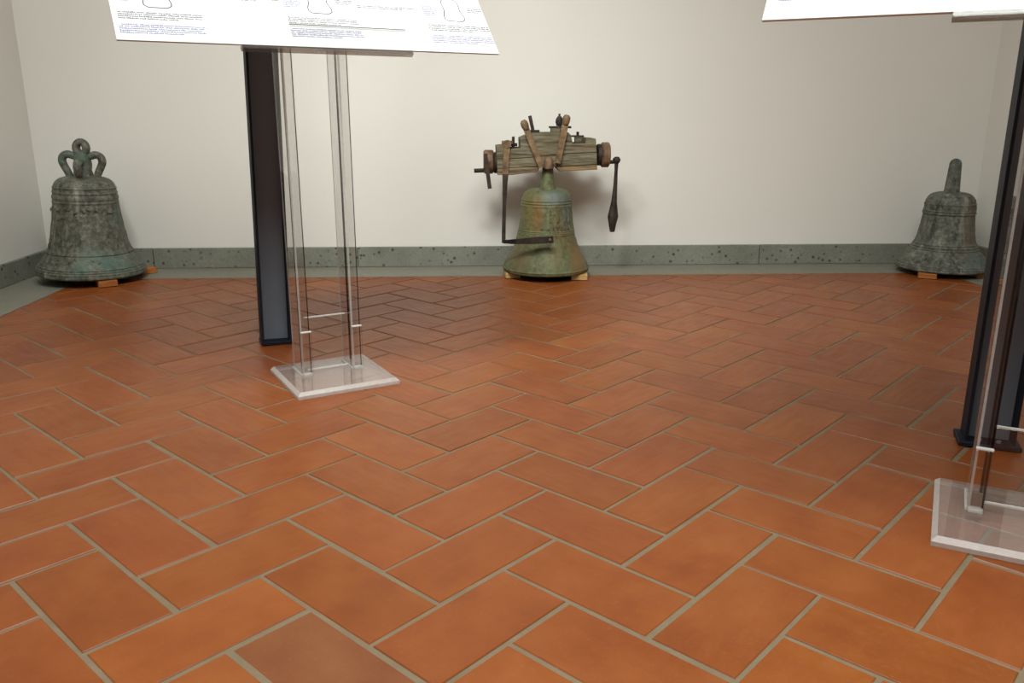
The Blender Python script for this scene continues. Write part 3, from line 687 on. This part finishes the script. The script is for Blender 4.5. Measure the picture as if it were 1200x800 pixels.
def panel(P0, deg, x0, x1, label, cols):
    B = thing('information_panel', label, 'panel', (P0[0], P0[1], 0.0012), math.radians(deg), 'printed panels on the acrylic lecterns')
    up = Vector((0, math.cos(TILT), math.sin(TILT))); nr = Vector((0, -math.sin(TILT), math.cos(TILT)))
    mtx = Matrix(((1, 0, 0, 0), (0, up.y, nr.y, 0), (0, up.z, nr.z, ZB), (0, 0, 0, 1)))
    hgt = 0.70
    MB().box(x0, x1, 0.0, hgt, -0.0025, 0.0030, mat=mtx, ch=0.0006).build('board', 'panel_white', B)
    def q(mb, xa, xb, sa, sb): mb.add([mtx @ Vector(p) for p in ((xa, sa, 0.0034), (xb, sa, 0.0034), (xb, sb, 0.0034), (xa, sb, 0.0034))], [(0, 1, 2, 3)])
    def text(xa, xb, s_top, lines, ind=0.0, lh=0.0066):
        mb = MB()
        for i in range(lines):
            s_ = s_top - i * lh; x = xa + (ind if i == 0 else 0); end = xb if i < lines - 1 else xa + (xb - xa) * 0.72
            while x < end - 0.004:
                ln = min(rnd.uniform(0.008, 0.030), end - x)
                k = x                                       # a word: a run of small letters
                while k < x + ln:
                    lw = rnd.uniform(0.0016, 0.0030); hh = rnd.choice((0.0034, 0.0034, 0.0046)); q(mb, k, k + lw, s_, s_ + hh); k += lw + 0.0008
                x += ln + 0.0034
        return mb
    def outline(cx, cy, s):
        mb = MB(); o = bell_outline(cx, cy, s)
        for i in range(len(o)):
            a, b = Vector(o[i]), Vector(o[(i + 1) % len(o)]); d = (b - a); n = Vector((-d.y, d.x)).normalized() * 0.0015
            mb.add([mtx @ Vector((p.x, p.y, 0.0034)) for p in (a - n, b - n, b + n, a + n)], [(0, 1, 2, 3)])
        return mb
    for cx, base in cols:
        for rowk in range(3):
            sb_ = base + rowk * 0.21
            if sb_ + 0.18 > hgt: break
            text(cx - 0.098, cx + 0.102, sb_ + 0.078, 4).build('printed_text', 'ink_grey', B)
            text(cx - 0.100, cx + 0.100, sb_ + 0.038, 5, 0.006).build('printed_text', 'ink_blue', B)
            text(cx - 0.098, cx - 0.052, sb_ + 0.150, 6).build('printed_text', 'ink_blue', B)
            text(cx + 0.052, cx + 0.100, sb_ + 0.150, 3).build('printed_text', 'ink_grey', B)
            outline(cx, sb_ + 0.098, 0.80).build('bell_drawing', 'ink_grey', B)
    # caption lines between the columns
    for (ca, _), (cb, _) in zip(cols, cols[1:]):
        text(ca + 0.112, cb - 0.110, 0.158, 2).build('printed_text', 'ink_grey', B)
    return B
PL, AL = (-0.3675, 2.4265), 27
PR, AR = (1.0336, 1.359), -30
stand(PL, AL, 'clear acrylic lectern in front of the steel upright that has no wide footplate')
stand(PR, AR, 'clear acrylic lectern in front of the steel upright with a wide footplate')
panel(PL, AL, -0.5365, 0.5150, 'white information panel with bell drawings, on the lectern before the upright without footplate', [(-0.425, 0.010), (-0.003, 0.022), (0.410, 0.022)])
panel(PR, AR, -0.562, 0.500, 'white information panel on the lectern before the upright with a wide footplate', [(-0.440, 0.034), (-0.02, 0.034), (0.38, 0.034)])

# ------------------------------------------------------------------ steel uprights (open channel section)
def upright(loc, deg, label, lean, foot, wd=0.105, dp=0.075):
    T = thing('steel_upright', label, 'post', (*loc, 0.0012), 0, 'dark steel uprights behind the lecterns')
    T.rotation_euler = (0, lean, math.radians(deg))
    hh = 2.30; th = 0.008; z0 = 0.012
    # web faces the room, the two flanges come forward
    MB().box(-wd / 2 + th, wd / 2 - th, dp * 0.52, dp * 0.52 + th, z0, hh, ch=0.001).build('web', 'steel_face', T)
    for sx in (-1, 1):
        x0, x1 = sorted((sx * wd / 2, sx * (wd / 2 - th))); MB().box(x0, x1, 0, dp, z0, hh, ch=0.001).build('flange', 'painted_steel', T)
    if foot:
        MB().box(-wd / 2 - 0.014, wd / 2 + 0.014, -0.012, dp + 0.012, 0.0, z0, ch=0.002).build('foot_plate', 'painted_steel', T)
        for sx in (-1, 1): MB().tube([(sx * 0.022, 0.010, z0), (sx * 0.022, 0.010, z0 + 0.006)], 0.006, 6).build('foot_bolt', 'steel_face', T)
    else:
        MB().box(-wd / 2 - 0.003, wd / 2 + 0.003, -0.004, dp + 0.004, 0.0, z0, ch=0.002).build('foot_plate', 'painted_steel', T)
    MB().box(-wd / 2, wd / 2, 0, dp, hh, hh + 0.006).build('cap_plate', 'painted_steel', T)
upright((-0.706, 2.972), 20, 'dark steel channel upright without a wide footplate, standing behind an acrylic lectern', math.radians(1.2), False)
upright((1.306, 1.915), -23, 'dark steel channel upright on a wide bolted footplate behind an acrylic lectern', 0, True, 0.115)
